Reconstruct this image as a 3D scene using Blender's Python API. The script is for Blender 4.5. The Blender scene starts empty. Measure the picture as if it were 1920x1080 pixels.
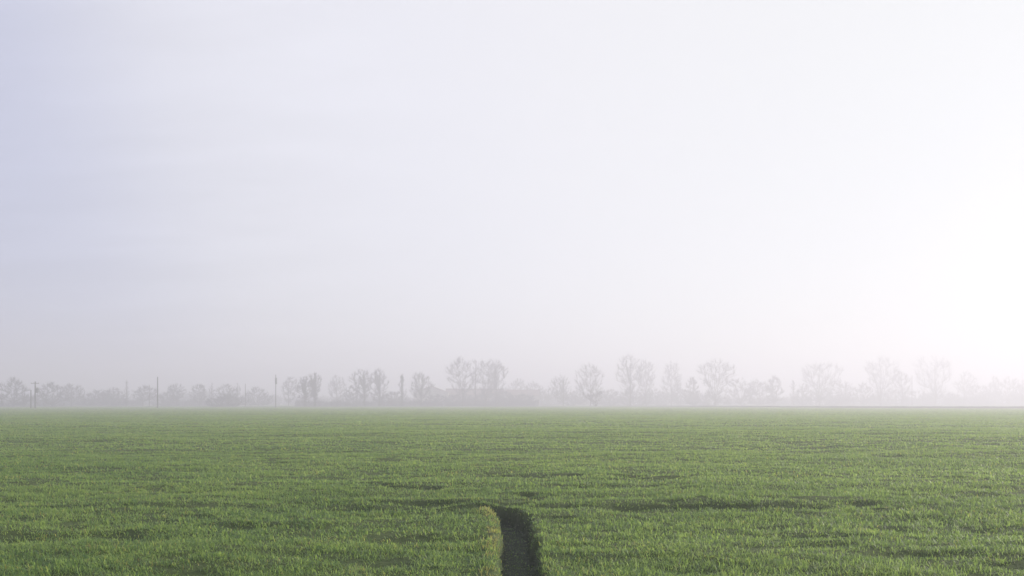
import bpy, math, random
import numpy as np
from mathutils import Vector

R = math.radians
scene = bpy.context.scene
COL = scene.collection
F = 1663.0            # focal length in pixels of the 1920 px wide photograph
HZ = 755.0            # pixel row of the true horizon
EYE = 1.7


def at(px, py, d):
    """a point of the photograph at distance d (metres)"""
    return ((px - 960.0) / F * d, d, EYE + (HZ - py) / F * d)


# --------------------------------------------------------------------------- tags
def tag(o, label=None, cat=None, group=None, kind=None):
    if label: o['label'] = label
    if cat: o['category'] = cat
    if group: o['group'] = group
    if kind: o['kind'] = kind
    return o


def thing(name, loc, label, cat, group=None, rz=0.0):
    o = bpy.data.objects.new(name, None)
    COL.objects.link(o)
    o.location = loc
    o.rotation_euler = (0, 0, rz)
    o.empty_display_size = 0.5
    return tag(o, label, cat, group)


def link_mesh(name, me, mat, parent=None):
    o = bpy.data.objects.new(name, me)
    COL.objects.link(o)
    if mat: me.materials.append(mat)
    if parent: o.parent = parent
    return o


def np_mesh(name, verts, loops, starts, smooth=False):
    me = bpy.data.meshes.new(name)
    verts = np.ascontiguousarray(verts, dtype=np.float32)
    loops = np.ascontiguousarray(loops, dtype=np.int32)
    starts = np.ascontiguousarray(starts, dtype=np.int32)
    me.vertices.add(len(verts)); me.vertices.foreach_set('co', verts.ravel())
    me.loops.add(len(loops)); me.loops.foreach_set('vertex_index', loops)
    me.polygons.add(len(starts)); me.polygons.foreach_set('loop_start', starts)
    if smooth:
        me.polygons.foreach_set('use_smooth', np.ones(len(starts), dtype=bool))
    me.update(calc_edges=True)
    return me


def py_mesh(name, verts, faces):
    me = bpy.data.meshes.new(name)
    me.from_pydata(verts, [], faces)
    me.update()
    return me


# --------------------------------------------------------------------------- noise
def vnoise(x, y, seed):
    xi = np.floor(x).astype(np.int64); yi = np.floor(y).astype(np.int64)
    fx = x - xi; fy = y - yi
    fx = fx * fx * fx * (fx * (fx * 6 - 15) + 10); fy = fy * fy * fy * (fy * (fy * 6 - 15) + 10)

    def h(a, b):
        n = (a * 374761393 + b * 668265263 + seed * 974711) & 0xffffffff
        n = ((n ^ (n >> 13)) * 1274126177) & 0xffffffff
        n = (n ^ (n >> 16)) & 0xffff
        return n / 32767.5 - 1.0
    a = h(xi, yi); b = h(xi + 1, yi); c = h(xi, yi + 1); d = h(xi + 1, yi + 1)
    return (a * (1 - fx) + b * fx) * (1 - fy) + (c * (1 - fx) + d * fx) * fy


def fbm(x, y, seed, octaves=3):
    s = 0; a = 1.0; t = 0
    for k in range(octaves):
        s = s + a * vnoise(x * 2 ** k + 17.3 * k, y * 2 ** k - 9.1 * k, seed + k)
        t += a; a *= 0.5
    return s / t


def sstep(a, b, x):
    t = np.clip((x - a) / (b - a), 0, 1)
    return t * t * (3 - 2 * t)


# --------------------------------------------------------------------------- terrain
TR = np.array([(0.20, -2.0), (0.16, 5.0), (0.105, 8.75), (0.065, 11.5), (0.035, 13.0), (0.0, 13.7),
               (-0.10, 14.25), (-0.21, 14.55), (-0.33, 14.75), (-0.50, 14.85)])


def trench_dist(x0, y0):
    best0 = np.full(x0.shape, 1e9); along0 = np.zeros(x0.shape); side0 = np.zeros(x0.shape)
    near = (np.abs(x0) < 2.5) & (y0 < 17) & (y0 > -5)
    x, y = x0[near], y0[near]
    best = np.full(x.shape, 1e9); along = np.zeros(x.shape); side = np.zeros(x.shape)
    acc = 0.0
    for (ax, ay), (bx, by) in zip(TR[:-1], TR[1:]):
        L = math.hypot(bx - ax, by - ay); ux, uy = (bx - ax) / L, (by - ay) / L
        t = np.clip((x - ax) * ux + (y - ay) * uy, 0, L)
        dx = x - ax - ux * t; dy = y - ay - uy * t
        d = np.hypot(dx, dy)
        m = d < best
        best = np.where(m, d, best); along = np.where(m, acc + t, along)
        side = np.where(m, np.sign(dx * uy - dy * ux), side)
        acc += L
    best0[near] = best; along0[near] = along; side0[near] = side
    return best0, along0, side0, acc


def rut_line(x):
    # a shallow wheel rut crossing the field, a little farther away on the right
    return 14.75 - 0.25 * sstep(-1, -7, x) + 2.6 * sstep(4.5, 10.5, x) + 0.18 * np.sin(x * 0.8)


# shallow scoops in the crop: where they lie (seen from the viewpoint), width, depth extent
SCOOPS = [(60, 1008, 170, 15), (230, 1000, 130, 12), (375, 967, 60, 6), (130, 985, 100, 7), (440, 985, 130, 7), (1100, 1003, 80, 7),
          (1490, 1000, 130, 12), (1565, 1020, 130, 10), (1660, 1043, 70, 10), (1745, 1041, 130, 10), (1890, 1058, 100, 14), (1700, 986, 130, 8),
          (1835, 985, 90, 7), (620, 893, 80, 5), (705, 896, 60, 5), (560, 1030, 70, 9), (880, 1022, 46, 5), (1300, 1062, 110, 11), (700, 1050, 120, 12),
          (340, 1062, 140, 13), (1180, 950, 110, 9), (1620, 942, 90, 10), (1680, 938, 80, 10), (1740, 934, 100, 11), (1797, 930, 60, 9), (1845, 927, 90, 11), (1900, 922, 100, 11), (1970, 918, 100, 11), (1655, 952, 40, 6), (1010, 1040, 60, 6)]


def terrain(x, y):
    """height, trench mask, hollow mask"""
    near = 1 - sstep(60, 160, np.hypot(x, y))
    h = 0.10 * fbm(x / 24, y / 16, 3, 2)
    h = h + 0.085 * fbm(x / 5.0, y / 2.6, 11, 3)
    h = h + 0.042 * fbm(x / 0.9, y / 0.6, 23, 3)
    # hollows: elongated shallow scoops
    n = fbm(x / 1.7 + 4.1, y / 0.9, 41, 4)
    hol = sstep(0.20, 0.58, n)
    hol = hol * (0.25 + 0.75 * sstep(-0.05, 0.45, fbm(x / 9.0, y / 5.0, 47, 2)))
    for px, py, w, hh in SCOOPS:
        dd = F * EYE / (py - HZ); cx = (px - 960) / F * dd
        a = w / F * dd / 2; b = hh / 2 * dd * dd / (F * EYE)
        k = (np.abs(x - cx) < 2 * a) & (np.abs(y - dd) < 2 * b + 0.3 * a)
        xk, yk = x[k], y[k]
        q = ((xk - cx) / a) ** 2 + ((yk - dd - 0.12 * (xk - cx) * np.sin(px)) / b) ** 2
        hol[k] = np.maximum(hol[k], 1.25 * np.exp(-q * 0.9) * (0.55 + 0.45 * fbm(xk / 0.5, yk / 0.5, 49, 2)))
    hol = np.clip(hol, 0, 1)
    # the crossing rut, broken here and there
    dr = (y - rut_line(x)) / (0.20 + 0.10 * sstep(5, 9, x))
    broken = sstep(-0.25, 0.25, fbm(x / 1.6, x * 0 + 3.3, 57, 2) + 0.08 + 0.25 * sstep(2.5, 4, x) - 0.22 * sstep(4.6, 5.6, x))
    rut = np.exp(-dr * dr) * broken * (1 - sstep(40, 60, np.abs(x)))
    d2 = (y - (11.45 + 0.10 * np.sin(x * 0.9) + 0.05 * x)) / 0.22
    rut2 = np.exp(-d2 * d2) * sstep(0.0, 0.4, fbm(x / 1.3, x * 0 + 8.8, 61, 2)) * (1 - sstep(40, 60, np.abs(x)))
    hollow = np.clip(np.maximum(np.maximum(hol * 0.8, rut), rut2 * 0.5), 0, 1)
    h = (h - 0.10 * hol * near - (0.14 - 0.03 * sstep(2.5, 4, x)) * rut - 0.05 * rut2) * near
    d, al, side, tot = trench_dist(x, y)
    wob = 0.035 * fbm(x / 0.5, y / 0.45, 71, 2) + 0.030 * fbm(x / 0.12, y / 0.12, 73, 2)
    half = 0.215 - 0.13 * sstep(tot - 1.5, tot, al) + wob * 1.3
    depth = 0.34 - 0.24 * sstep(tot - 0.7, tot, al)
    tm = 1 - sstep(half - 0.045, half + 0.05, d)
    h = h * (1 - tm) + tm * (-depth + 0.03 * fbm(x / 0.25, y / 0.4, 79, 3))
    h = h + 0.035 * np.exp(-((d - half - 0.12) / 0.10) ** 2) * (tm < 0.5)
    return h, tm, hollow


def axis(parts):
    out = []
    for a, b, s in parts:
        n = max(1, int(round((b - a) / s)))
        out += list(np.linspace(a, b, n, endpoint=False))
    return out


def geo(a, b, n):
    return list(np.geomspace(a, b, n))


def build_field():
    xr = axis([(0.5, 3, 0.06), (3, 26, 0.16)]) + geo(26, 3000, 46)
    xs = np.array([-v for v in reversed(xr)] + axis([(-0.5, 0.5, 0.022)]) + xr)
    ys = np.array([-3000, -800, -200, -50, -12, -3] + axis([(0, 5, 0.2), (5, 22, 0.055), (22, 50, 0.18)]) +
                  geo(50, 3000, 110))
    X, Y = np.meshgrid(xs, ys)
    H, tm, hol = terrain(X, Y)
    nx, ny = len(xs), len(ys)
    v = np.stack([X, Y, H], -1).reshape(-1, 3)
    i = np.arange(ny - 1)[:, None] * nx + np.arange(nx - 1)[None, :]
    q = np.stack([i, i + 1, i + 1 + nx, i + nx], -1).reshape(-1)
    me = np_mesh('field', v, q, np.arange(len(q) // 4) * 4, smooth=True)
    a = me.attributes.new('bare', 'FLOAT', 'POINT'); a.data.foreach_set('value', tm.ravel().astype(np.float32))
    a = me.attributes.new('hollow', 'FLOAT', 'POINT'); a.data.foreach_set('value', hol.ravel().astype(np.float32))
    o = link_mesh('field', me, MAT['field'])
    tag(o, 'flat green field of young crop with a dark furrow', 'field', kind='structure')
    return o


def build_grass():
    g = np.random.default_rng(5)
    bands = [(4.0, 11, 2900, 0.62), (11, 18, 1800, 0.85), (18, 32, 800, 1.4), (32, 60, 260, 2.5), (60, 120, 80, 5.0),
             (120, 200, 16, 10), (200, 330, 4, 18)]
    P = []; W = []
    for a, b, dens, w in bands:
        half = lambda yy: 0.62 * yy + 4.0
        area = half(b) * 2 * (b - a)
        n = int(area * dens)
        y = g.uniform(a, b, n); x = g.uniform(-half(b), half(b), n)
        k = np.abs(x) < half(y)
        P.append(np.stack([x[k], y[k]], -1)); W.append(np.full(k.sum(), w))
    P = np.concatenate(P); W = np.concatenate(W)
    x, y = P[:, 0], P[:, 1]
    # clump: keep chance follows tufts and sparse places
    h, tm, hol = terrain(x, y)
    tuft = fbm(x / 0.16, y / 0.16, 91, 2)
    patch = fbm(x / 1.7, y / 1.1, 97, 3)
    t2 = fbm(x / 0.42, y / 0.34, 93, 2)
    keep = 0.54 + 0.55 * tuft + 0.50 * t2 + 0.26 * patch - 0.50 * hol
    keep = np.where(y > 40, 0.7, keep)
    d, al, side, tot = trench_dist(x, y)
    keep = np.where(tm > 0.45, 0.22 + 0.30 * sstep(0.0, 0.5, fbm(x / 0.2, y / 0.3, 95, 2)), keep)
    k = g.uniform(0, 1, len(x)) < keep
    x, y, h, W, tm, hol, patch, tuft = (a[k] for a in (x, y, h, W, tm, hol, patch, tuft))
    d, side = d[k], side[k]
    n = len(x)
    L = g.uniform(0.05, 0.112, n) * (1 + 0.30 * patch + 0.3 * tuft) * (1 - 0.45 * hol) * np.where(tm > 0.45, 0.42, 1)
    wd = g.uniform(0.0035, 0.0065, n) * W
    az = g.uniform(0, 2 * np.pi, n)
    lean = g.uniform(0.35, 1.7, n)
    ux, uy = np.cos(az), np.sin(az)
    faz = az + np.pi / 2 + g.uniform(-0.5, 0.5, n)
    wx, wy = np.cos(faz) * wd, np.sin(faz) * wd
    b = np.stack([x, y, h - 0.01], -1)
    mid = b + np.stack([ux * L * lean * 0.34, uy * L * lean * 0.34, L * (0.64 - 0.16 * lean)], -1)
    tip = b + np.stack([ux * L * lean * 0.85, uy * L * lean * 0.85, L * np.clip(1.02 - 0.50 * lean, 0.12, 1)], -1)
    w = np.stack([wx, wy, np.zeros(n)], -1)
    v = np.stack([b - w * 0.7, b + w * 0.7, mid + w, mid - w, tip], 1).reshape(-1, 3)
    base = np.arange(n)[:, None] * 5
    lp = (base + np.array([0, 1, 2, 3, 3, 2, 4])[None, :]).reshape(-1)
    st = (np.arange(n)[:, None] * 7 + np.array([0, 4])[None, :]).reshape(-1)
    me = np_mesh('grass', v, lp, st, smooth=True)
    tint = np.clip(0.5 + 0.30 * g.standard_normal(n) + 0.40 * fbm(x / 3.1, y / 2.2, 101, 3) + 0.30 * fbm(x / 0.5, y / 0.4, 113, 2), 0, 1)
    straw = (g.uniform(0, 1, n) < 0.012 + 0.07 * sstep(0.15, 0.5, fbm(x / 0.8, y / 0.6, 103, 2))
             + 0.85 * (side < 0) * np.exp(-((d - 0.29) / 0.12) ** 2) * (y < 15) * sstep(-0.3, 0.2, fbm(x * 0 + 1.5, y / 0.5, 107, 2) + 0.1))
    a = me.attributes.new('tint', 'FLOAT', 'POINT'); a.data.foreach_set('value', np.repeat(tint, 5).astype(np.float32))
    a = me.attributes.new('straw', 'FLOAT', 'POINT'); a.data.foreach_set('value', np.repeat(straw, 5).astype(np.float32))
    o = link_mesh('grass', me, MAT['grass'])
    tag(o, 'short green blades of young winter wheat covering the field', 'grass', kind='stuff')


# --------------------------------------------------------------------------- materials
MAT = {}


def new_mat(name):
    m = bpy.data.materials.new(name); m.use_nodes = True
    nt = m.node_tree; nt.nodes.clear()
    out = nt.nodes.new('ShaderNodeOutputMaterial')
    MAT[name] = m
    return m, nt, out


def ramp(nt, fac, stops):
    r = nt.nodes.new('ShaderNodeValToRGB')
    e = r.color_ramp.elements
    while len(e) < len(stops): e.new(0.5)
    for el, (p, c) in zip(e, stops):
        el.position = p; el.color = (*c, 1)
    nt.links.new(fac, r.inputs[0])
    return r.outputs[0]


def noise(nt, scale, detail=3, vec=None, rough=0.55):
    n = nt.nodes.new('ShaderNodeTexNoise')
    n.inputs['Scale'].default_value = scale; n.inputs['Detail'].default_value = detail
    n.inputs['Roughness'].default_value = rough
    if vec is not None: nt.links.new(vec, n.inputs['Vector'])
    return n.outputs['Fac']


def mixc(nt, fac, a, b):
    m = nt.nodes.new('ShaderNodeMix'); m.data_type = 'RGBA'
    for sock, v in ((m.inputs[0], fac), (m.inputs[6], a), (m.inputs[7], b)):
        if isinstance(v, bpy.types.NodeSocket): nt.links.new(v, sock)
        elif isinstance(v, tuple): sock.default_value = (*v, 1)
        else: sock.default_value = v
    return m.outputs[2]


def simple(name, c1, c2, scale=1.0, rough=0.85, obj=True):
    m, nt, out = new_mat(name)
    tc = nt.nodes.new('ShaderNodeTexCoord')
    f = noise(nt, scale, 4, tc.outputs['Object'])
    c = ramp(nt, f, [(0.3, c1), (0.7, c2)])
    b = nt.nodes.new('ShaderNodeBsdfPrincipled')
    b.inputs['Roughness'].default_value = rough
    nt.links.new(c, b.inputs['Base Color'])
    nt.links.new(b.outputs[0], out.inputs[0])
    return m


def make_materials():
    # ---- ground
    m, nt, out = new_mat('field')
    gm = nt.nodes.new('ShaderNodeNewGeometry')
    pos = gm.outputs['Position']
    mp = nt.nodes.new('ShaderNodeMapping'); nt.links.new(pos, mp.inputs['Vector'])
    mp.inputs['Scale'].default_value = (0.5, 1.0, 1.0)
    big = noise(nt, 0.035, 4, mp.outputs[0]); mid = noise(nt, 0.55, 5, mp.outputs[0], 0.65)
    fine = noise(nt, 9.0, 4, pos, 0.7)
    soil = ramp(nt, fine, [(0.3, (0.014, 0.020, 0.012)), (0.7, (0.036, 0.046, 0.026))])
    g1 = ramp(nt, mid, [(0.32, (0.070, 0.112, 0.032)), (0.68, (0.118, 0.160, 0.046))])
    g2 = ramp(nt, big, [(0.35, (0.075, 0.120, 0.034)), (0.65, (0.128, 0.158, 0.046))])
    green = mixc(nt, 0.5, g1, g2)
    # near the viewer the blades are modelled and the sheet below them is soil and stubble
    sep = nt.nodes.new('ShaderNodeSeparateXYZ'); nt.links.new(pos, sep.inputs[0])
    mr = nt.nodes.new('ShaderNodeMapRange'); nt.links.new(sep.outputs['Y'], mr.inputs[0])
    mr.inputs[1].default_value = 14; mr.inputs[2].default_value = 90
    mr.inputs[3].default_value = 0.45; mr.inputs[4].default_value = 1.0
    cover = mr.outputs[0]
    c = mixc(nt, cover, soil, green)
    at_b = nt.nodes.new('ShaderNodeAttribute'); at_b.attribute_name = 'bare'
    soil2 = ramp(nt, fine, [(0.3, (0.020, 0.030, 0.018)), (0.7, (0.052, 0.070, 0.042))])
    c = mixc(nt, at_b.outputs['Fac'], c, soil2)
    b = nt.nodes.new('ShaderNodeBsdfPrincipled'); b.inputs['Roughness'].default_value = 0.95
    b.inputs['Specular IOR Level'].default_value = 0.1
    nt.links.new(c, b.inputs['Base Color'])
    bp = nt.nodes.new('ShaderNodeBump'); bp.inputs['Distance'].default_value = 0.12; bp.inputs['Strength'].default_value = 0.8
    hm = nt.nodes.new('ShaderNodeMath'); hm.operation = 'MULTIPLY_ADD'; nt.links.new(fine, hm.inputs[0]); hm.inputs[1].default_value = 0.35; nt.links.new(mid, hm.inputs[2])
    nt.links.new(hm.outputs[0], bp.inputs['Height']); nt.links.new(bp.outputs[0], b.inputs['Normal'])
    nt.links.new(b.outputs[0], out.inputs[0])
    # ---- grass blades
    m, nt, out = new_mat('grass')
    t = nt.nodes.new('ShaderNodeAttribute'); t.attribute_name = 'tint'
    s = nt.nodes.new('ShaderNodeAttribute'); s.attribute_name = 'straw'
    c = ramp(nt, t.outputs['Fac'], [(0.02, (0.021, 0.064, 0.027)), (0.5, (0.070, 0.137, 0.043)), (0.98, (0.148, 0.204, 0.066))])
    c = mixc(nt, s.outputs['Fac'], c, (0.26, 0.21, 0.075))
    d = nt.nodes.new('ShaderNodeBsdfPrincipled'); d.inputs['Roughness'].default_value = 0.55
    d.inputs['Specular IOR Level'].default_value = 0.16
    tr = nt.nodes.new('ShaderNodeBsdfTranslucent')
    nt.links.new(mixc(nt, 0.35, c, (0.0, 0.0, 0.0)), d.inputs['Base Color'])
    tc2 = mixc(nt, 0.52, c, (0.245, 0.325, 0.065))
    nt.links.new(tc2, tr.inputs['Color'])
    ms = nt.nodes.new('ShaderNodeAddShader')
    nt.links.new(d.outputs[0], ms.inputs[0]); nt.links.new(tr.outputs[0], ms.inputs[1])
    nt.links.new(ms.outputs[0], out.inputs[0])
    simple('bark', (0.030, 0.027, 0.024), (0.075, 0.066, 0.058), 1.2)
    simple('twigs', (0.030, 0.032, 0.037), (0.052, 0.053, 0.058), 0.6)
    simple('ivy', (0.020, 0.036, 0.014), (0.045, 0.070, 0.026), 2.0)
    simple('pole_wood', (0.045, 0.040, 0.036), (0.080, 0.070, 0.062), 3.0)
    simple('dark_metal', (0.030, 0.032, 0.036), (0.050, 0.052, 0.056), 4.0, 0.5)
    simple('ceramic', (0.30, 0.28, 0.26), (0.36, 0.34, 0.32), 4.0, 0.35)
    simple('plaster', (0.26, 0.24, 0.21), (0.36, 0.33, 0.29), 0.5)
    simple('roof_tile', (0.12, 0.070, 0.050), (0.20, 0.115, 0.080), 0.9)
    simple('brick_wall', (0.10, 0.075, 0.060), (0.17, 0.13, 0.10), 0.7)
    simple('window_glass', (0.02, 0.022, 0.025), (0.04, 0.044, 0.05), 1.0, 0.2)
    simple('door_wood', (0.05, 0.035, 0.025), (0.08, 0.055, 0.04), 2.0)
    simple('bank_grass', (0.070, 0.068, 0.045), (0.120, 0.110, 0.075), 0.35)
    # ---- air
    m, nt, out = new_mat('haze')
    v = nt.nodes.new('ShaderNodeVolumePrincipled')
    v.inputs['Color'].default_value = (*HAZE_COLOR, 1)
    v.inputs['Density'].default_value = HAZE_DENSITY
    v.inputs['Density Attribute'].default_value = ''
    v.inputs['Anisotropy'].default_value = HAZE_G
    nt.links.new(v.outputs[0], out.inputs['Volume'])


# --------------------------------------------------------------------------- sticks (branches)
def sticks_mesh(name, S, sides=3):
    """S: rows p0(3) p1(3) r0 r1 -> tapered prisms in one mesh"""
    S = np.asarray(S, dtype=np.float64)
    p0, p1, r0, r1 = S[:, 0:3], S[:, 3:6], S[:, 6], S[:, 7]
    ax = p1 - p0; L = np.linalg.norm(ax, axis=1, keepdims=True) + 1e-9; ax = ax / L
    ref = np.where(np.abs(ax[:, 2:3]) > 0.9, np.array([[1.0, 0, 0]]), np.array([[0, 0, 1.0]]))
    u = np.cross(ax, ref); u /= np.linalg.norm(u, axis=1, keepdims=True) + 1e-9
    w = np.cross(ax, u)
    n = len(S)
    rings = []
    for p, r in ((p0, r0), (p1, r1)):
        for k in range(sides):
            a = 2 * math.pi * k / sides
            rings.append(p + (u * math.cos(a) + w * math.sin(a)) * r[:, None])
    v = np.stack(rings, 1).reshape(-1, 3)
    f = []
    for k in range(sides):
        k2 = (k + 1) % sides
        f += [k, k2, sides + k2, sides + k]
    lp = [np.array(f)]
    st = list(np.arange(sides) * 4)
    tot = 4 * sides
    lp.append(np.arange(sides) + sides); st.append(tot); tot += sides
    f = np.concatenate(lp)
    loops = (np.arange(n)[:, None] * (2 * sides) + f[None, :]).reshape(-1)
    starts = (np.arange(n)[:, None] * tot + np.array(st)[None, :]).reshape(-1)
    return np_mesh(name, v, loops, starts, smooth=(sides > 3))


def leaves_mesh(name, C, size, g):
    """small tilted leaf quads, folded so they have depth, at points C"""
    n = len(C)
    a = g.standard_normal((n, 3)); a /= np.linalg.norm(a, axis=1, keepdims=True)
    b = np.cross(a, g.standard_normal((n, 3))); b /= np.linalg.norm(b, axis=1, keepdims=True) + 1e-9
    c = np.cross(a, b)
    s = size * g.uniform(0.6, 1.4, (n, 1))
    v = np.stack([C - a * s, C + b * s * 0.6 + c * s * 0.3, C + a * s, C - b * s * 0.6 + c * s * 0.3], 1).reshape(-1, 3)
    base = np.arange(n)[:, None] * 4
    loops = (base + np.array([0, 1, 2, 0, 2, 3])[None, :]).reshape(-1)
    starts = np.arange(2 * n) * 3
    return np_mesh(name, v, loops, starts)


# crown outline: (height share, radius share) pairs; stems; how the crown fills; clear trunk share
STY = {
    'fan':     dict(prof=((0.10, 0.08), (0.25, 0.30), (0.48, 0.66), (0.70, 0.93), (0.86, 1.0), (0.95, 0.70), (1.0, 0.25)), stems=6, split=0.13, n=170, tw=6),
    'round':   dict(prof=((0.22, 0.10), (0.32, 0.55), (0.50, 0.92), (0.66, 1.0), (0.82, 0.80), (0.93, 0.48), (1.0, 0.10)), stems=5, split=0.30, n=160, tw=6),
    'tall':    dict(prof=((0.12, 0.22), (0.25, 0.55), (0.45, 0.75), (0.65, 1.0), (0.82, 0.85), (0.93, 0.5), (1.0, 0.12)), stems=3, split=0.45, n=140, tw=6),
    'slender': dict(prof=((0.08, 0.35), (0.25, 0.75), (0.5, 1.0), (0.75, 0.8), (0.9, 0.45), (1.0, 0.08)), stems=1, split=0.9, n=46, tw=5),
    'bush':    dict(prof=((0.0, 0.55), (0.12, 0.85), (0.35, 1.0), (0.60, 0.90), (0.80, 0.62), (0.93, 0.34), (1.0, 0.08)), stems=7, split=0.06, n=150, tw=7),
    'vase':    dict(prof=((0.0, 0.12), (0.2, 0.35), (0.5, 0.72), (0.75, 1.0), (0.9, 0.75), (1.0, 0.2)), stems=8, split=0.05, n=80, tw=6),
}


def skeleton(style, H, Rad, g):
    """limbs grown out to points spread through the crown outline; returns (limb rows, branch rows, twig rows, stem axes)"""
    st = STY[style]
    pz = np.array([p[0] for p in st['prof']]); pr = np.array([p[1] for p in st['prof']])
    lump = g.uniform(0.70, 1.15, 5) if style == 'bush' else g.uniform(0.82, 1.10, 7); ph = g.uniform(0, 6.28); nl = len(lump)
    if style != 'slender':
        pz = pz ** g.uniform(0.82, 1.25); pr = pr * g.uniform(0.88, 1.1, len(pr))
    sway = g.normal(0, 0.13, 2) * Rad

    def outline(z, az):
        q = (az + ph) / 6.2832 * nl; i0 = np.floor(q).astype(int); f0 = q - i0
        k = lump[i0 % nl] * (1 - f0) + lump[(i0 + 1) % nl] * f0
        return np.interp(z, pz, pr) * Rad * k
    r0 = {'slender': 0.010, 'bush': 0.010, 'vase': 0.010}.get(style, 0.012) * H
    limbs = []; axes = []; nodes = []; nrad = []
    zs = st['split'] * H
    base = np.array([0, 0, -0.3])
    lean = g.normal(0, 0.015, 2) * H
    p = base; pts = [base]
    nb = 4
    for k in range(1, nb + 1):
        t = k / nb
        q = np.array([lean[0] * t * t, lean[1] * t * t, zs * t]) + np.array([*g.normal(0, 0.004 * H, 2), 0])
        limbs.append((*p, *q, r0 * (1.25 - 0.35 * (t - 1 / nb)), r0 * (1.25 - 0.35 * t))); axes.append((p, q))
        nodes.append(q); nrad.append(r0 * (1.2 - 0.4 * t)); p = q
    top = p
    for k in range(st['stems']):
        az = 6.2832 * (k + g.uniform(-.25, .25)) / st['stems']
        ez = g.uniform(0.72, 0.93) if k else 0.95
        rr = (0.0 if k == 0 and style != 'vase' else g.uniform(0.35, 0.62)) * outline(np.array(min(ez, 0.8)), np.array(az))
        e = np.array([math.cos(az) * rr, math.sin(az) * rr, ez * H])
        p = top; rs = r0 * (0.75 if k == 0 else 0.5)
        for j in range(1, 7):
            t = j / 6
            bow = 1 - (1 - t) ** 1.7
            q = np.array([top[0] + (e[0] - top[0]) * bow, top[1] + (e[1] - top[1]) * bow, top[2] + (e[2] - top[2]) * t]) + g.normal(0, 0.008 * H, 3) * np.array([1, 1, .4])
            limbs.append((*p, *q, rs * (1 - 0.8 * (t - 1 / 6)), rs * (1 - 0.8 * t))); axes.append((p, q))
            nodes.append(q); nrad.append(rs * (1 - 0.8 * t)); p = q
    n = st['n']
    z = g.uniform(pz[0] + 0.02, 1.0, n * 4); az = g.uniform(0, 6.2832, n * 4)
    w = np.interp(z, pz, pr); k = g.uniform(0, 1, n * 4) < np.clip(w * 1.2, 0, 1)
    z, az = z[k][:n], az[k][:n]
    rr = outline(z, az) * g.uniform(0, 1, len(z)) ** 0.42
    T = np.stack([np.cos(az) * rr + sway[0] * z, np.sin(az) * rr + sway[1] * z, z * H], -1)
    T = T[np.argsort(np.hypot(rr, (z - 0.5) * H * 0.5))]
    br = []; tw = []
    c = np.array([top[0], top[1], zs])
    for t in T:
        N = np.array(nodes); dv = t - N
        cost = np.linalg.norm(dv, axis=1) + np.maximum(0, N[:, 2] - t[2] + 0.03 * H) * 2.5
        i = int(np.argmin(cost)); a = N[i]; L = np.linalg.norm(t - a)
        if L < 0.02 * H: continue
        ra = max(0.028, min(nrad[i] * 0.62, 0.011 * L + 0.03)); p = a
        for j in range(1, 4):
            f = j / 3
            q = a + (t - a) * f + np.array([0, 0, -0.10 * L * math.sin(math.pi * f)]) + g.normal(0, 0.035 * L, 3)
            r1 = ra + (0.022 - ra) * f
            br.append((*p, *q, ra + (0.022 - ra) * (f - 1 / 3), r1))
            nodes.append(q); nrad.append(r1)
            dirp = (q - p) / (np.linalg.norm(q - p) + 1e-9)
            out = np.array([q[0], q[1], 0]); out = out / (np.linalg.norm(out) + 0.3)
            for m in range(st['tw'] - (2 if j < 3 else 0)):
                d = dirp * 0.7 + out * 0.28 + np.array([0, 0, 0.80]) + g.normal(0, 0.45, 3)
                d /= np.linalg.norm(d); l = g.uniform(0.04, 0.115) * (H * 0.5 + Rad)
                e = q + d * l * 0.55; e2 = e + (d + g.normal(0, .3, 3) + np.array([0, 0, .15])) * l * 0.5
                s0 = p + (q - p) * g.uniform(0.2, 1)
                tw.append((*s0, *e, 0.024, 0.017)); tw.append((*e, *e2, 0.017, 0.006))
                d3 = d + g.normal(0, .6, 3); tw.append((*e, *(e + d3 * l * 0.45), 0.015, 0.006))
            p = q
    return limbs, br, tw, axes


def make_tree(name, style, px, top, wpx, d, label, cat, group, ivy=0.0, seed=0, dens=1.0, ivy_h=0.92):
    g = np.random.default_rng(seed * 31 + 7)
    d = d * (0.88 + 0.12 * min(1.0, max(0.0, (px - 500) / 700)))
    X, Y, H = at(px, top, d)
    Rad = wpx / F * d / 2 * (1.4 if style == 'bush' else 1.22)
    limbs, br, tw, axes = skeleton(style, H, Rad, g)
    root = thing(name, (X, Y, 0), label, cat, group)
    link_mesh('stems' if style in ('bush', 'vase') else 'trunk', sticks_mesh('trunk', limbs, 6), MAT['bark'], root)
    tw = np.array(tw)
    if dens < 1: tw = tw[g.uniform(0, 1, len(tw)) < dens]
    tw[:, 6:8] *= TWIG * max(1, dens)
    link_mesh('crown', sticks_mesh('crown', np.concatenate([np.array(br), tw]), 3), MAT['twigs'], root)
    if ivy:
        A = np.array([a for a, b in axes if b[2] < H * ivy_h]); B = np.array([b for a, b in axes if b[2] < H * ivy_h])
        n = int(3400 * ivy); i = g.integers(0, len(A), n); f = g.uniform(0, 1, (n, 1))
        Q = A[i] + (B[i] - A[i]) * f
        rr = np.abs(g.normal(0, 0.50, n)) * (1 - 0.45 * Q[:, 2] / H) * (0.6 + 0.4 * ivy); an = g.uniform(0, 6.283, n)
        Q = Q + np.stack([np.cos(an) * rr, np.sin(an) * rr, g.normal(0, .3, n)], -1)
        Q = Q[Q[:, 2] > 0.1]
        link_mesh('ivy', leaves_mesh('ivy', Q, 0.17, g), MAT['ivy'], root)
    return root


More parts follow.
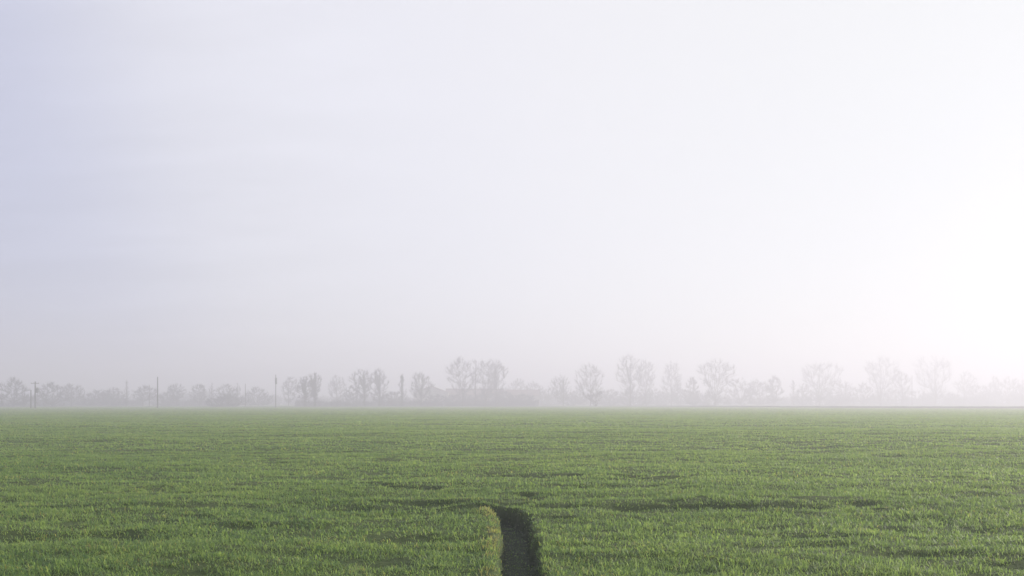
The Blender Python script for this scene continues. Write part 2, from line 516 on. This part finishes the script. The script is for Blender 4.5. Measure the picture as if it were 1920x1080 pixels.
def make_hedge(px0, px1, top, d, label, seed, group='low hedges along the far field edge'):
    """a thick clipped-looking but ragged low hedge"""
    rnd = random.Random(seed)
    x0 = at(px0, 0, d)[0]; x1 = at(px1, 0, d)[0]; H = at(0, top, d)[2]
    root = thing('hedge', ((x0 + x1) / 2, d, 0), label, 'hedge', group)
    W = x1 - x0; S = []; T = []
    for k in range(int(W * 26)):
        x = rnd.uniform(-W / 2, W / 2); y = rnd.uniform(-0.9, 0.9)
        h = H * (0.75 + 0.25 * math.sin(x * 0.7 + seed) * 0.5 + rnd.uniform(-0.25, 0.2))
        dx, dy = rnd.gauss(0, .35), rnd.gauss(0, .35)
        m = (x + dx * .4, y + dy * .4, h * 0.55)
        T.append((x, y, -0.1, *m, 0.03, 0.025))
        for j in range(3):
            S.append((*m, m[0] + rnd.gauss(0, .4), m[1] + rnd.gauss(0, .4), h * rnd.uniform(.7, 1.05), 0.028, 0.012))
            z = rnd.uniform(0.05, .7) * h
            S.append((m[0], m[1], z, m[0] + rnd.gauss(0, .5), m[1] + rnd.gauss(0, .5), z + rnd.uniform(-.1, .5), 0.03, 0.012))
    link_mesh('stems', sticks_mesh('stems', T, 3), MAT['bark'], root)
    link_mesh('twigs', sticks_mesh('twigs', S, 3), MAT['twigs'], root)


# --------------------------------------------------------------------------- boxes, tubes
def box(x0, x1, y0, y1, z0, z1):
    v = [(x, y, z) for z in (z0, z1) for x, y in ((x0, y0), (x1, y0), (x1, y1), (x0, y1))]
    f = [(0, 3, 2, 1), (4, 5, 6, 7), (0, 1, 5, 4), (1, 2, 6, 5), (2, 3, 7, 6), (3, 0, 4, 7)]
    return v, f


def join(parts):
    V = []; Fc = []
    for v, f in parts:
        n = len(V); V += v; Fc += [tuple(i + n for i in q) for q in f]
    return V, Fc


def tube(rows, sides=12):
    """lathe: rows of (z, r) around the z axis"""
    V = []; Fc = []
    for z, r in rows:
        V += [(r * math.cos(2 * math.pi * k / sides), r * math.sin(2 * math.pi * k / sides), z) for k in range(sides)]
    for j in range(len(rows) - 1):
        for k in range(sides):
            a = j * sides + k; b = j * sides + (k + 1) % sides
            Fc.append((a, b, b + sides, a + sides))
    Fc.append(tuple(reversed(range(sides)))); n = (len(rows) - 1) * sides
    Fc.append(tuple(range(n, n + sides)))
    return V, Fc


def shift(vf, dx, dy, dz):
    return [(x + dx, y + dy, z + dz) for x, y, z in vf[0]], vf[1]


def mobj(name, vf, mat, parent):
    return link_mesh(name, py_mesh(name, *vf), MAT[mat], parent)


def make_pole(px, top, d, label, r=0.17, arm=False, transformer=None, lean=0.0):
    X, Y, H = at(px, top, d)
    root = thing('utility_pole', (X, Y, 0), label, 'pole', 'utility poles beyond the field')
    root.rotation_euler = (0, lean, R(12))
    mobj('pole_shaft', tube([(-0.3, r * 1.15), (0.1, r * 1.1), (H * 0.5, r * 0.95), (H - 0.05, r * 0.8), (H, r * 0.7)]), 'pole_wood', root)
    mobj('pole_cap', tube([(H + 0.002, r * 0.85), (H + 0.06, r * 0.8), (H + 0.14, r * 0.2)]), 'dark_metal', root)
    if arm:
        z = H - 0.45
        a = mobj('crossarm', box(-1.1, 1.1, -r - 0.12, -r + 0.02, z - 0.08, z + 0.08), 'pole_wood', root)
        for x in (-0.95, -0.35, 0.35, 0.95):
            mobj('insulator', shift(tube([(0, 0.03), (0.08, 0.03), (0.09, 0.075), (0.16, 0.08), (0.18, 0.05), (0.26, 0.06), (0.29, 0.03)], 10), x, -r - 0.05, z + 0.083), 'ceramic', a)
    if transformer:
        zt, ht, rt, ox = transformer
        t = mobj('transformer', shift(tube([(0, rt * 0.85), (0.06, rt), (ht - 0.08, rt), (ht, rt * 0.75)], 16), ox, -0.05, zt), 'dark_metal', root)
        for x in (-0.2, 0.2):
            mobj('bushing', shift(tube([(0, 0.05), (0.1, 0.09), (0.2, 0.06), (0.3, 0.08), (0.4, 0.03)], 10), ox + x, -0.05, zt + ht + 0.002), 'ceramic', t)
    return root


def make_house(name, px0, px1, eave, ridge, d, depth, label, wall, windows, chimney=None, rz=0.0, door=None):
    """gabled house: ridge runs along the front; eave and ridge are pixel rows"""
    x0, _, ze = at(px0, eave, d); x1, _, zr = at(px1, ridge, d)
    W = (x1 - x0); c = (x0 + x1) / 2
    root = thing(name, (c, d + depth / 2, 0), label, 'building', None, rz)
    h = W / 2; D = depth / 2
    v = [(-h, -D, -0.3), (h, -D, -0.3), (h, D, -0.3), (-h, D, -0.3), (-h, -D, ze), (h, -D, ze), (h, D, ze), (-h, D, ze),
         (-h, 0, zr - 0.12), (h, 0, zr - 0.12)]
    f = [(0, 1, 5, 4), (1, 2, 6, 9, 5), (2, 3, 7, 6), (3, 0, 4, 8, 7), (0, 3, 2, 1)]
    mobj('wall', (v, f), wall, root)
    ov = 0.5; t = 0.22; s = (zr - ze) / D
    zo = ze - s * ov
    prof = [(-D - ov, zo), (0, zr), (D + ov, zo), (D + ov, zo + t), (0, zr + t), (-D - ov, zo + t)]
    v = [(x, y, z) for x in (-h - 0.4, h + 0.4) for y, z in prof]
    f = [(0, 1, 7, 6), (1, 2, 8, 7), (2, 3, 9, 8), (3, 4, 10, 9), (4, 5, 11, 10), (5, 0, 6, 11), (0, 5, 4, 1), (1, 4, 3, 2), (6, 7, 10, 11), (7, 8, 9, 10)]
    rf = mobj('roof', (v, f), 'roof_tile', root)
    if chimney is not None:
        cx = chimney * h
        mobj('chimney', join([box(cx - .4, cx + .4, -.4, .4, zr - 0.6, zr + 1.2), box(cx - .5, cx + .5, -.5, .5, zr + 1.203, zr + 1.4)]), 'brick_wall', rf)
    for (wx, wz, ww, wh) in windows:
        x = wx * h
        fr = mobj('window', join([box(x - ww / 2 - .1, x - ww / 2, -D - .06, -D + .05, wz, wz + wh), box(x + ww / 2, x + ww / 2 + .1, -D - .06, -D + .05, wz, wz + wh),
                                  box(x - ww / 2 - .1, x + ww / 2 + .1, -D - .06, -D + .05, wz + wh, wz + wh + .1), box(x - ww / 2 - .18, x + ww / 2 + .18, -D - .12, -D + .05, wz - .1, wz)]), 'plaster', root)
        mobj('pane', box(x - ww / 2, x + ww / 2, -D - .02, -D + .04, wz, wz + wh), 'window_glass', fr)
    if door is not None:
        x = door * h
        dr = mobj('door', box(x - .55, x + .55, -D - .05, -D + .04, 0, 2.1), 'door_wood', root)
        mobj('handle', box(x + .38, x + .44, -D - .11, -D - .053, 0.98, 1.12), 'dark_metal', dr)
    return root


# --------------------------------------------------------------------------- settings
HAZE_COLOR = (0.715, 0.712, 0.815)
HAZE_DENSITY = 0.0034
HAZE_G = 0.30
SUN_AZ, SUN_EL = 64.0, 19.0
TWIG = 1.05
SKY_STRENGTH = 0.10
VEIL_COLOR = (0.99, 0.973, 0.995)
VEIL_BLUE = (0.935, 0.965, 1.22)
VEIL_LILAC = (0.98, 0.972, 1.04)
VEIL_WHITE = (1.0, 0.995, 0.965)
# veil radiance against the cosine of the angle to the sun
VEIL_GLOW = ((-1, 0.33, VEIL_BLUE), (-0.1, 0.41, VEIL_BLUE), (0.05, 0.44, VEIL_BLUE), (0.18, 0.575, VEIL_LILAC), (0.35, 0.615, VEIL_LILAC), (0.55, 0.65, VEIL_COLOR), (0.83, 0.62, VEIL_WHITE), (1.0, 0.63, VEIL_WHITE))
VEIL_COVER = (0.86, 0.87)
CIRRUS = (-0.50, 1.0, 0.37)
EXPOSURE = 0.62
make_materials()
build_field()
build_grass()

# bank along the far side of the field: nearer on the right
def build_bank():
    pts = [(1120, 470, 0.3), (1200, 420, 0.5), (1300, 370, 0.7), (1500, 310, 0.75), (1700, 280, 0.8), (1920, 262, 0.85), (2300, 245, .9), (2900, 230, .9)]
    prof = [(-1.6, -0.05), (-0.7, 0.5), (0.1, 0.66), (0.9, 0.5), (1.8, -0.05)]
    g = random.Random(4)
    P = []
    for (a, da, ha), (b, db, hb) in zip(pts[:-1], pts[1:]):
        for k in range(40):
            t = k / 40
            P.append(((1 - t) * at(a, 0, da)[0] + t * at(b, 0, db)[0], (1 - t) * da + t * db, (1 - t) * ha + t * hb))
    V = []; Fc = []
    for i, (x, y, h) in enumerate(P):
        for o, z in prof:
            V.append((x, y + o, z * h * (1 + g.uniform(-.12, .12)) if z > 0 else -0.1))
    n = len(prof)
    for i in range(len(P) - 1):
        for k in range(n - 1):
            a = i * n + k
            Fc.append((a, a + n, a + n + 1, a + 1))
    o = link_mesh('bank', py_mesh('bank', V, Fc), MAT['bank_grass'])
    tag(o, 'low grey-brown earth bank edging the field on the right', 'bank', kind='structure')
build_bank()

# --------------------------------------------------------------------------- trees and bushes of the far edge
TG = 'bare trees along the far field edge'
BG = 'leafless bushes along the far field edge'
TREES = [
    # style, px, top, width, distance, ivy, label
    ('bush', 27, 711, 56, 400, 0.0, 'dense bluish leafless tree left of the pole carrying a transformer'),
    ('bush', 97, 719, 44, 420, 0.0, 'dense leafless tree just right of the pole carrying a transformer'),
    ('round', 134, 721, 46, 450, 0.0, 'small round bare tree second to the right of the transformer pole'),
    ('bush', 172, 732, 50, 480, 0.0, 'low wide leafless bush between two small bare trees on the far left'),
    ('bush', 212, 729, 44, 480, 0.0, 'leafless bush at the left foot of the thin lone poplar'),
    ('slender', 237, 714, 9, 460, 0.0, 'thin lone poplar standing left of the two neighbouring plain poles'),
    ('round', 268, 724, 44, 470, 0.0, 'small bare tree behind the faint plain pole'),
    ('round', 331, 720, 30, 480, 0.0, 'small upright bare tree to the right of the tall dark plain pole'),
    ('round', 374, 722, 30, 480, 0.0, 'small bare tree above the left end of the low bluish bush'),
    ('slender', 397, 719, 12, 470, 0.0, 'thin bare sapling rising behind the low bluish bush'),
    ('round', 424, 722, 38, 480, 0.0, 'small bare tree above the right end of the low bluish bush'),
    ('bush', 420, 741, 60, 420, 0.0, 'low bluish bush in front of small bare trees left of the short pole'),
    ('slender', 446, 720, 10, 480, 0.0, 'very thin bare sapling close beside the short pole'),
    ('bush', 484, 727, 44, 500, 0.0, 'faint leafless bush between the short pole and the pole with a dark drum'),
    ('tall', 541, 707, 32, 500, 0.0, 'tall faint bare tree just right of the pole with a dark drum'),
    ('tall', 572, 707, 30, 410, 1.0, 'ivy wrapped tree at the left end of the low hedge, lower of a pair'),
    ('tall', 591, 699, 24, 410, 1.0, 'ivy wrapped tree at the left end of the low hedge, taller of a pair'),
    ('tall', 631, 706, 34, 520, 0.0, 'faint bare tree rising above the gap between the two low hedges'),
    ('bush', 660, 724, 26, 450, 0.0, 'leafless bush leaning against the left of the forked ivy clad trees'),
    ('tall', 683, 693, 40, 420, 0.8, 'broad ivy clad tree, left one of the dark pair before the narrow column'),
    ('tall', 711, 694, 34, 420, 0.8, 'broad ivy clad tree, right one of the dark pair before the narrow column'),
    ('bush', 735, 736, 44, 450, 0.0, 'low bush at the left foot of the narrow dark column tree'),
    ('slender', 754, 702, 15, 420, 0.9, 'narrow dark column tree smothered in ivy to its top'),
    ('round', 790, 698, 40, 430, 0.3, 'pointed bare tree hiding the left gable of the pale farmhouse'),
    ('round', 868, 672, 50, 440, 0.0, 'very tall bare tree above the barn, rounded crown left of the spire'),
    ('slender', 891, 669, 16, 440, 0.0, 'tall narrow bare poplar like a spire above the barn'),
    ('fan', 911, 675, 40, 440, 0.0, 'tall bare tree above the barn just right of the spire'),
    ('tall', 930, 679, 34, 440, 0.3, 'tall bare tree at the right end of the barn'),
    ('bush', 966, 712, 44, 560, 0.0, 'faint leafless bush behind the long low farm shed'),
    ('bush', 1003, 716, 40, 560, 0.0, 'faint low bush beyond the right end of the long farm shed'),
    ('tall', 1056, 704, 38, 460, 0.5, 'short dark bare tree to the left of the round crowned tree'),
    ('round', 1107, 684, 54, 430, 0.0, 'round crowned bare tree standing over the bush that narrows to its base'),
    ('vase', 1117, 731, 36, 370, 0.0, 'nearer bush that narrows to its base below the round crowned tree'),
    ('tall', 1182, 667, 50, 450, 0.9, 'tallest tree of the row, with twin ivy clad stems'),
    ('round', 1211, 677, 34, 490, 0.0, 'bare tree close on the right of the tallest ivy clad tree'),
    ('round', 1259, 679, 40, 510, 0.0, 'lollipop shaped bare tree with a clear trunk'),
    ('bush', 1299, 709, 26, 480, 0.0, 'dark pointed bush between the lollipop tree and a wide fan tree'),
    ('fan', 1340, 677, 60, 450, 0.3, 'wide fan shaped tree, leftmost and darkest of the fan trees'),
    ('bush', 1390, 709, 44, 500, 0.0, 'tall rounded bush just right of the darkest fan tree'),
    ('bush', 1424, 713, 44, 500, 0.0, 'wide bush in the middle of the bushes between two fan trees'),
    ('bush', 1450, 706, 30, 490, 0.0, 'highest bush in the clump between two fan trees'),
    ('slender', 1487, 710, 14, 500, 0.0, 'thin bare sapling left of the second fan tree'),
    ('bush', 1504, 720, 34, 520, 0.0, 'low bush under the left side of the second fan tree'),
    ('fan', 1537, 682, 66, 500, 0.25, 'wide pale fan tree, second from the left of four fan trees'),
    ('bush', 1585, 711, 52, 540, 0.0, 'wide faint bush to the right of the second fan tree'),
    ('bush', 1620, 718, 36, 540, 0.0, 'small faint bush at the left foot of the third fan tree'),
    ('fan', 1651, 672, 58, 520, 0.25, 'pale fan tree, third of four, beside a squat tree and a pole'),
    ('round', 1691, 697, 34, 520, 0.0, 'squat bare tree between the third fan tree and the rightmost pole'),
    ('fan', 1753, 672, 68, 530, 0.2, 'very pale fan tree right of the rightmost pole'),
    ('round', 1808, 697, 34, 600, 0.0, 'hardly visible bare tree right of the last fan tree'),
    ('bush', 1836, 722, 40, 580, 0.0, 'low faded bush before the rightmost bushes'),
    ('bush', 1864, 708, 30, 580, 0.0, 'narrow faded bush left of the wide bush near the right edge'),
    ('bush', 1893, 708, 44, 560, 0.0, 'wide faded bush near the right edge of the view'),
    ('bush', 1925, 714, 40, 570, 0.0, 'faded bush cut by the right edge of the view'),
    ('bush', 822, 741, 44, 450, 0.0, 'low bush in front of the pale farmhouse'),
    ('bush', 862, 738, 50, 460, 0.0, 'low bush before the left end of the barn'),
    ('bush', 912, 737, 60, 460, 0.0, 'wide bush before the right half of the barn'),
    ('bush', 972, 740, 56, 460, 0.0, 'low wide bush before the long farm shed'),
    ('bush', 946, 734, 30, 455, 0.0, 'bush hiding the gap between the barn and the farm shed'),
    # understorey between the trees
    ('bush', 1030, 728, 40, 540, 0.0, 'low pale bush left of the short dark bare tree'),
    ('bush', 1080, 734, 40, 500, 0.0, 'low bush between the short dark tree and the round crowned tree'),
    ('bush', 1146, 731, 46, 500, 0.0, 'low bush between the round crowned tree and the tallest tree'),
    ('bush', 1188, 728, 56, 480, 0.0, 'low dark bush around the foot of the tallest tree'),
    ('bush', 1234, 731, 44, 520, 0.0, 'low bush left of the lollipop shaped tree'),
    ('bush', 1276, 729, 40, 520, 0.0, 'low bush right of the lollipop shaped tree'),
    ('bush', 1330, 735, 60, 480, 0.0, 'low bush around the foot of the darkest fan tree'),
    ('bush', 1545, 732, 66, 520, 0.0, 'low bush around the foot of the second fan tree'),
    ('bush', 1665, 730, 60, 540, 0.0, 'low bush around the foot of the third fan tree'),
    ('bush', 1722, 733, 44, 560, 0.0, 'low faded bush at the foot of the rightmost pole'),
    ('bush', 1768, 735, 60, 560, 0.0, 'low faded bush around the foot of the last fan tree'),
    ('bush', 68, 741, 40, 470, 0.0, 'low bush behind the transformer pole and its short neighbour'),
    ('bush', 310, 737, 50, 500, 0.0, 'low bush at the foot of the tall dark plain pole'),
]
for i, (sty, px, top, w, d, ivy, lab) in enumerate(TREES):
    if sty in ('bush', 'vase'): make_tree('bush', sty, px, top, w, d, lab, 'bush', BG, ivy, i + 1, 1.35)
    else: make_tree({'slender': 'slender_tree'}.get(sty, 'bare_tree'), sty, px, top, w, d, lab, 'tree', TG, ivy, i + 1, 1.0)

make_hedge(0, 52, 746, 430, 'low hedge at the left edge under the dense bluish tree', 21)
make_hedge(74, 268, 744, 455, 'long low hedge between the transformer pole and the faint plain pole', 22)
make_hedge(302, 450, 745, 455, 'low hedge from the tall dark plain pole to the short pole', 23)
make_hedge(553, 656, 748, 400, 'low dark hedge from the ivy wrapped pair to the gap', 3)
make_hedge(662, 830, 747, 415, 'low dark hedge running from the gap to the pale farmhouse', 8)
make_hedge(834, 1010, 746, 420, 'low dark hedge in front of the barn and the farm shed', 11)

make_pole(66, 716, 262, 'wooden pole carrying a crossarm and a dark transformer', 0.2, True, (4.6, 1.35, 0.42, 0.50))
make_pole(58, 732, 262, 'short wooden pole close beside the transformer pole', 0.17)
make_pole(280, 722, 370, 'faint plain pole just left of the tall dark plain pole', 0.13)
make_pole(295.5, 707, 280, 'tall dark plain pole, the most distinct one on the left', 0.19)
make_pole(460, 720, 370, 'short faint pole right of a thin sapling', 0.15)
make_pole(517, 703, 320, 'pole with a dark drum near its top', 0.15, False, (8.4, 2.2, 0.36, 0.1))
make_pole(1710, 704, 470, 'rightmost pole, pale in the haze between two fan trees', 0.17)

make_house('farmhouse', 781, 833, 736, 724, 490, 19, 'pale farmhouse with a brown roof sloping down towards the long barn', 'plaster',
           [(-0.5, 1.0, 1.0, 1.3), (0.45, 1.0, 1.0, 1.3), (-0.5, 3.9, 1.0, 1.2), (0.45, 3.9, 1.0, 1.2)], -0.6, R(90), 0.0)
make_house('barn', 836, 944, 740, 729, 500, 11, 'long dark barn under the very tall bare trees', 'brick_wall',
           [(-0.6, 1.4, 1.6, 1.4), (-0.2, 1.4, 1.6, 1.4), (0.5, 1.4, 1.6, 1.4)], None, 0.0, 0.15)
make_house('farm_shed', 949, 1012, 742, 731, 500, 10, 'long low farm shed with a pale wall right of the barn', 'plaster',
           [(-0.6, 1.2, 1.2, 1.1), (0.0, 1.2, 1.2, 1.1), (0.6, 1.2, 1.2, 1.1)], None, 0.0, 0.3)


def build_far_wood():
    rnd = random.Random(77); S = []
    x = -760.0
    while x < 760:
        d = rnd.uniform(560, 650)
        h = 7.4 + 1.6 * math.sin(x / 47) + 1.2 * math.sin(x / 17 + 1) + rnd.uniform(-1.8, 2.0)
        w = rnd.uniform(2.5, 5)
        for k in range(90):
            a = rnd.uniform(0, 6.28); rr = w * math.sqrt(rnd.random()); z = rnd.uniform(0, .88) * h * (1 - 0.40 * (rr / w) ** 2)
            p = (x + rr * math.cos(a), d + rr * math.sin(a), z)
            S.append((*p, p[0] + rnd.gauss(0, .8), p[1] + rnd.gauss(0, .8), z + rnd.uniform(.4, 1.6), 0.11, 0.04))
        S.append((x, d, -.3, x, d, h * .8, .2, .08))
        x += rnd.uniform(0.7, 1.6)
    o = link_mesh('distant_wood', sticks_mesh('distant_wood', S, 3), MAT['twigs'])
    tag(o, 'far low wood fading into the haze behind the trees', 'wood', kind='stuff')
build_far_wood()

# --------------------------------------------------------------------------- air
v, f = box(-3100, 3100, -3100, 3100, -1.4, 31.0)
haze = link_mesh('haze', py_mesh('haze', v, f), MAT['haze'])
tag(haze, 'thin morning haze lying over the field', 'haze', kind='stuff')

# --------------------------------------------------------------------------- sky, sun
world = bpy.data.worlds.new('World'); scene.world = world; world.use_nodes = True
nt = world.node_tree; nt.nodes.clear()
out = nt.nodes.new('ShaderNodeOutputWorld'); bg = nt.nodes.new('ShaderNodeBackground')
sky = nt.nodes.new('ShaderNodeTexSky'); sky.sky_type = 'NISHITA'; sky.sun_disc = False
sky.sun_elevation = R(SUN_EL); sky.sun_rotation = R(SUN_AZ)
sky.air_density = 1.0; sky.dust_density = 1.0; sky.ozone_density = 3.0; sky.altitude = 50
bg.inputs['Strength'].default_value = SKY_STRENGTH
# thin high cloud veil in front of the blue, brighter towards the sun, with wisps
tc = nt.nodes.new('ShaderNodeTexCoord'); dirv = tc.outputs['Generated']


def wmath(op, *a):
    m = nt.nodes.new('ShaderNodeMath'); m.operation = op
    for i, v in enumerate(a):
        if isinstance(v, bpy.types.NodeSocket): nt.links.new(v, m.inputs[i])
        else: m.inputs[i].default_value = v
    return m.outputs[0]


nrm = nt.nodes.new('ShaderNodeVectorMath'); nrm.operation = 'NORMALIZE'; nt.links.new(dirv, nrm.inputs[0])
dt = nt.nodes.new('ShaderNodeVectorMath'); dt.operation = 'DOT_PRODUCT'
nt.links.new(nrm.outputs[0], dt.inputs[0])
dt.inputs[1].default_value = (math.sin(R(SUN_AZ)) * math.cos(R(SUN_EL)), math.cos(R(SUN_AZ)) * math.cos(R(SUN_EL)), math.sin(R(SUN_EL)))
vr = nt.nodes.new('ShaderNodeMapRange'); nt.links.new(dt.outputs['Value'], vr.inputs[0])
vr.inputs[1].default_value = -1.0; vr.inputs[2].default_value = 1.0
glow = ramp(nt, vr.outputs[0], [((c + 1) / 2, (v * k[0], v * k[1], v * k[2])) for c, v, k in VEIL_GLOW])
glow.node.color_ramp.interpolation = 'B_SPLINE'
vc = nt.nodes.new('ShaderNodeVectorMath'); vc.operation = 'SCALE'; vc.inputs['Scale'].default_value = 10.0
nt.links.new(glow, vc.inputs[0])
# wisps: cloud sheet coordinates x/z, y/z
sp = nt.nodes.new('ShaderNodeSeparateXYZ'); nt.links.new(nrm.outputs[0], sp.inputs[0])
zz = wmath('ADD', wmath('MAXIMUM', sp.outputs['Z'], 0.0), 0.12)
cb = nt.nodes.new('ShaderNodeCombineXYZ')
nt.links.new(wmath('DIVIDE', sp.outputs['X'], zz), cb.inputs[0]); nt.links.new(wmath('DIVIDE', sp.outputs['Y'], zz), cb.inputs[1])
mp = nt.nodes.new('ShaderNodeMapping'); nt.links.new(cb.outputs[0], mp.inputs['Vector'])
mp.inputs['Rotation'].default_value = (0, 0, R(-20)); mp.inputs['Scale'].default_value = (0.7, 2.2, 1)
wn = noise(nt, 1.3, 6, mp.outputs[0], 0.55)
cov = nt.nodes.new('ShaderNodeMapRange'); nt.links.new(wn, cov.inputs[0])
cov.inputs[1].default_value = 0.36; cov.inputs[2].default_value = 0.70
cov.inputs[3].default_value = VEIL_COVER[0]; cov.inputs[4].default_value = VEIL_COVER[1]
sc_ = mixc(nt, cov.outputs[0], sky.outputs[0], vc.outputs[0])
mp2 = nt.nodes.new('ShaderNodeMapping'); nt.links.new(cb.outputs[0], mp2.inputs['Vector'])
mp2.inputs['Rotation'].default_value = (0, 0, R(24)); mp2.inputs['Scale'].default_value = (0.6, 1.7, 1)
wn2 = noise(nt, 1.1, 7, mp2.outputs[0], 0.6)
wf = nt.nodes.new('ShaderNodeMapRange'); nt.links.new(wn2, wf.inputs[0])
wf.inputs[1].default_value = 0.40; wf.inputs[2].default_value = 0.68; wf.inputs[3].default_value = -0.02; wf.inputs[4].default_value = 0.075
ws = nt.nodes.new('ShaderNodeVectorMath'); ws.operation = 'SCALE'
pd = nt.nodes.new('ShaderNodeVectorMath'); pd.operation = 'DOT_PRODUCT'; nt.links.new(nrm.outputs[0], pd.inputs[0])
pv = Vector(CIRRUS).normalized(); pd.inputs[1].default_value = tuple(pv)
pm = nt.nodes.new('ShaderNodeMapRange'); pm.interpolation_type = 'SMOOTHSTEP'; nt.links.new(pd.outputs['Value'], pm.inputs[0])
pm.inputs[1].default_value = math.cos(R(24)); pm.inputs[2].default_value = math.cos(R(6)); pm.inputs[3].default_value = 0.03; pm.inputs[4].default_value = 1.0
nt.links.new(sc_, ws.inputs[0]); nt.links.new(wmath('ADD', 1.0, wmath('MULTIPLY', wf.outputs[0], pm.outputs[0])), ws.inputs['Scale'])
sc_ = ws.outputs[0]
nt.links.new(sc_, bg.inputs[0]); nt.links.new(bg.outputs[0], out.inputs[0])

S = Vector((math.sin(R(SUN_AZ)) * math.cos(R(SUN_EL)), math.cos(R(SUN_AZ)) * math.cos(R(SUN_EL)), math.sin(R(SUN_EL))))
sd = bpy.data.lights.new('sun', 'SUN'); sd.energy = 5.0; sd.angle = R(0.5); sd.color = (1.0, 0.91, 0.78)
so = bpy.data.objects.new('sun', sd); COL.objects.link(so)
so.rotation_euler = S.to_track_quat('Z', 'Y').to_euler()

# --------------------------------------------------------------------------- camera
cd = bpy.data.cameras.new('camera'); cam = bpy.data.objects.new('camera', cd); COL.objects.link(cam)
cam.location = (0, 0, EYE); cam.rotation_euler = (R(90), 0, 0)
cd.sensor_fit = 'HORIZONTAL'; cd.sensor_width = 36; cd.lens = F * 36 / 1920
cd.shift_y = (HZ - 540) / 1920
cd.clip_start = 0.1; cd.clip_end = 12000
scene.camera = cam

vs = scene.view_settings
vs.view_transform = 'Standard'; vs.look = 'None'; vs.exposure = EXPOSURE; vs.gamma = 1.0; vs.use_curve_mapping = False
scene.cycles.use_denoising = True
scene.cycles.volume_bounces = 2
scene.cycles.max_bounces = 6
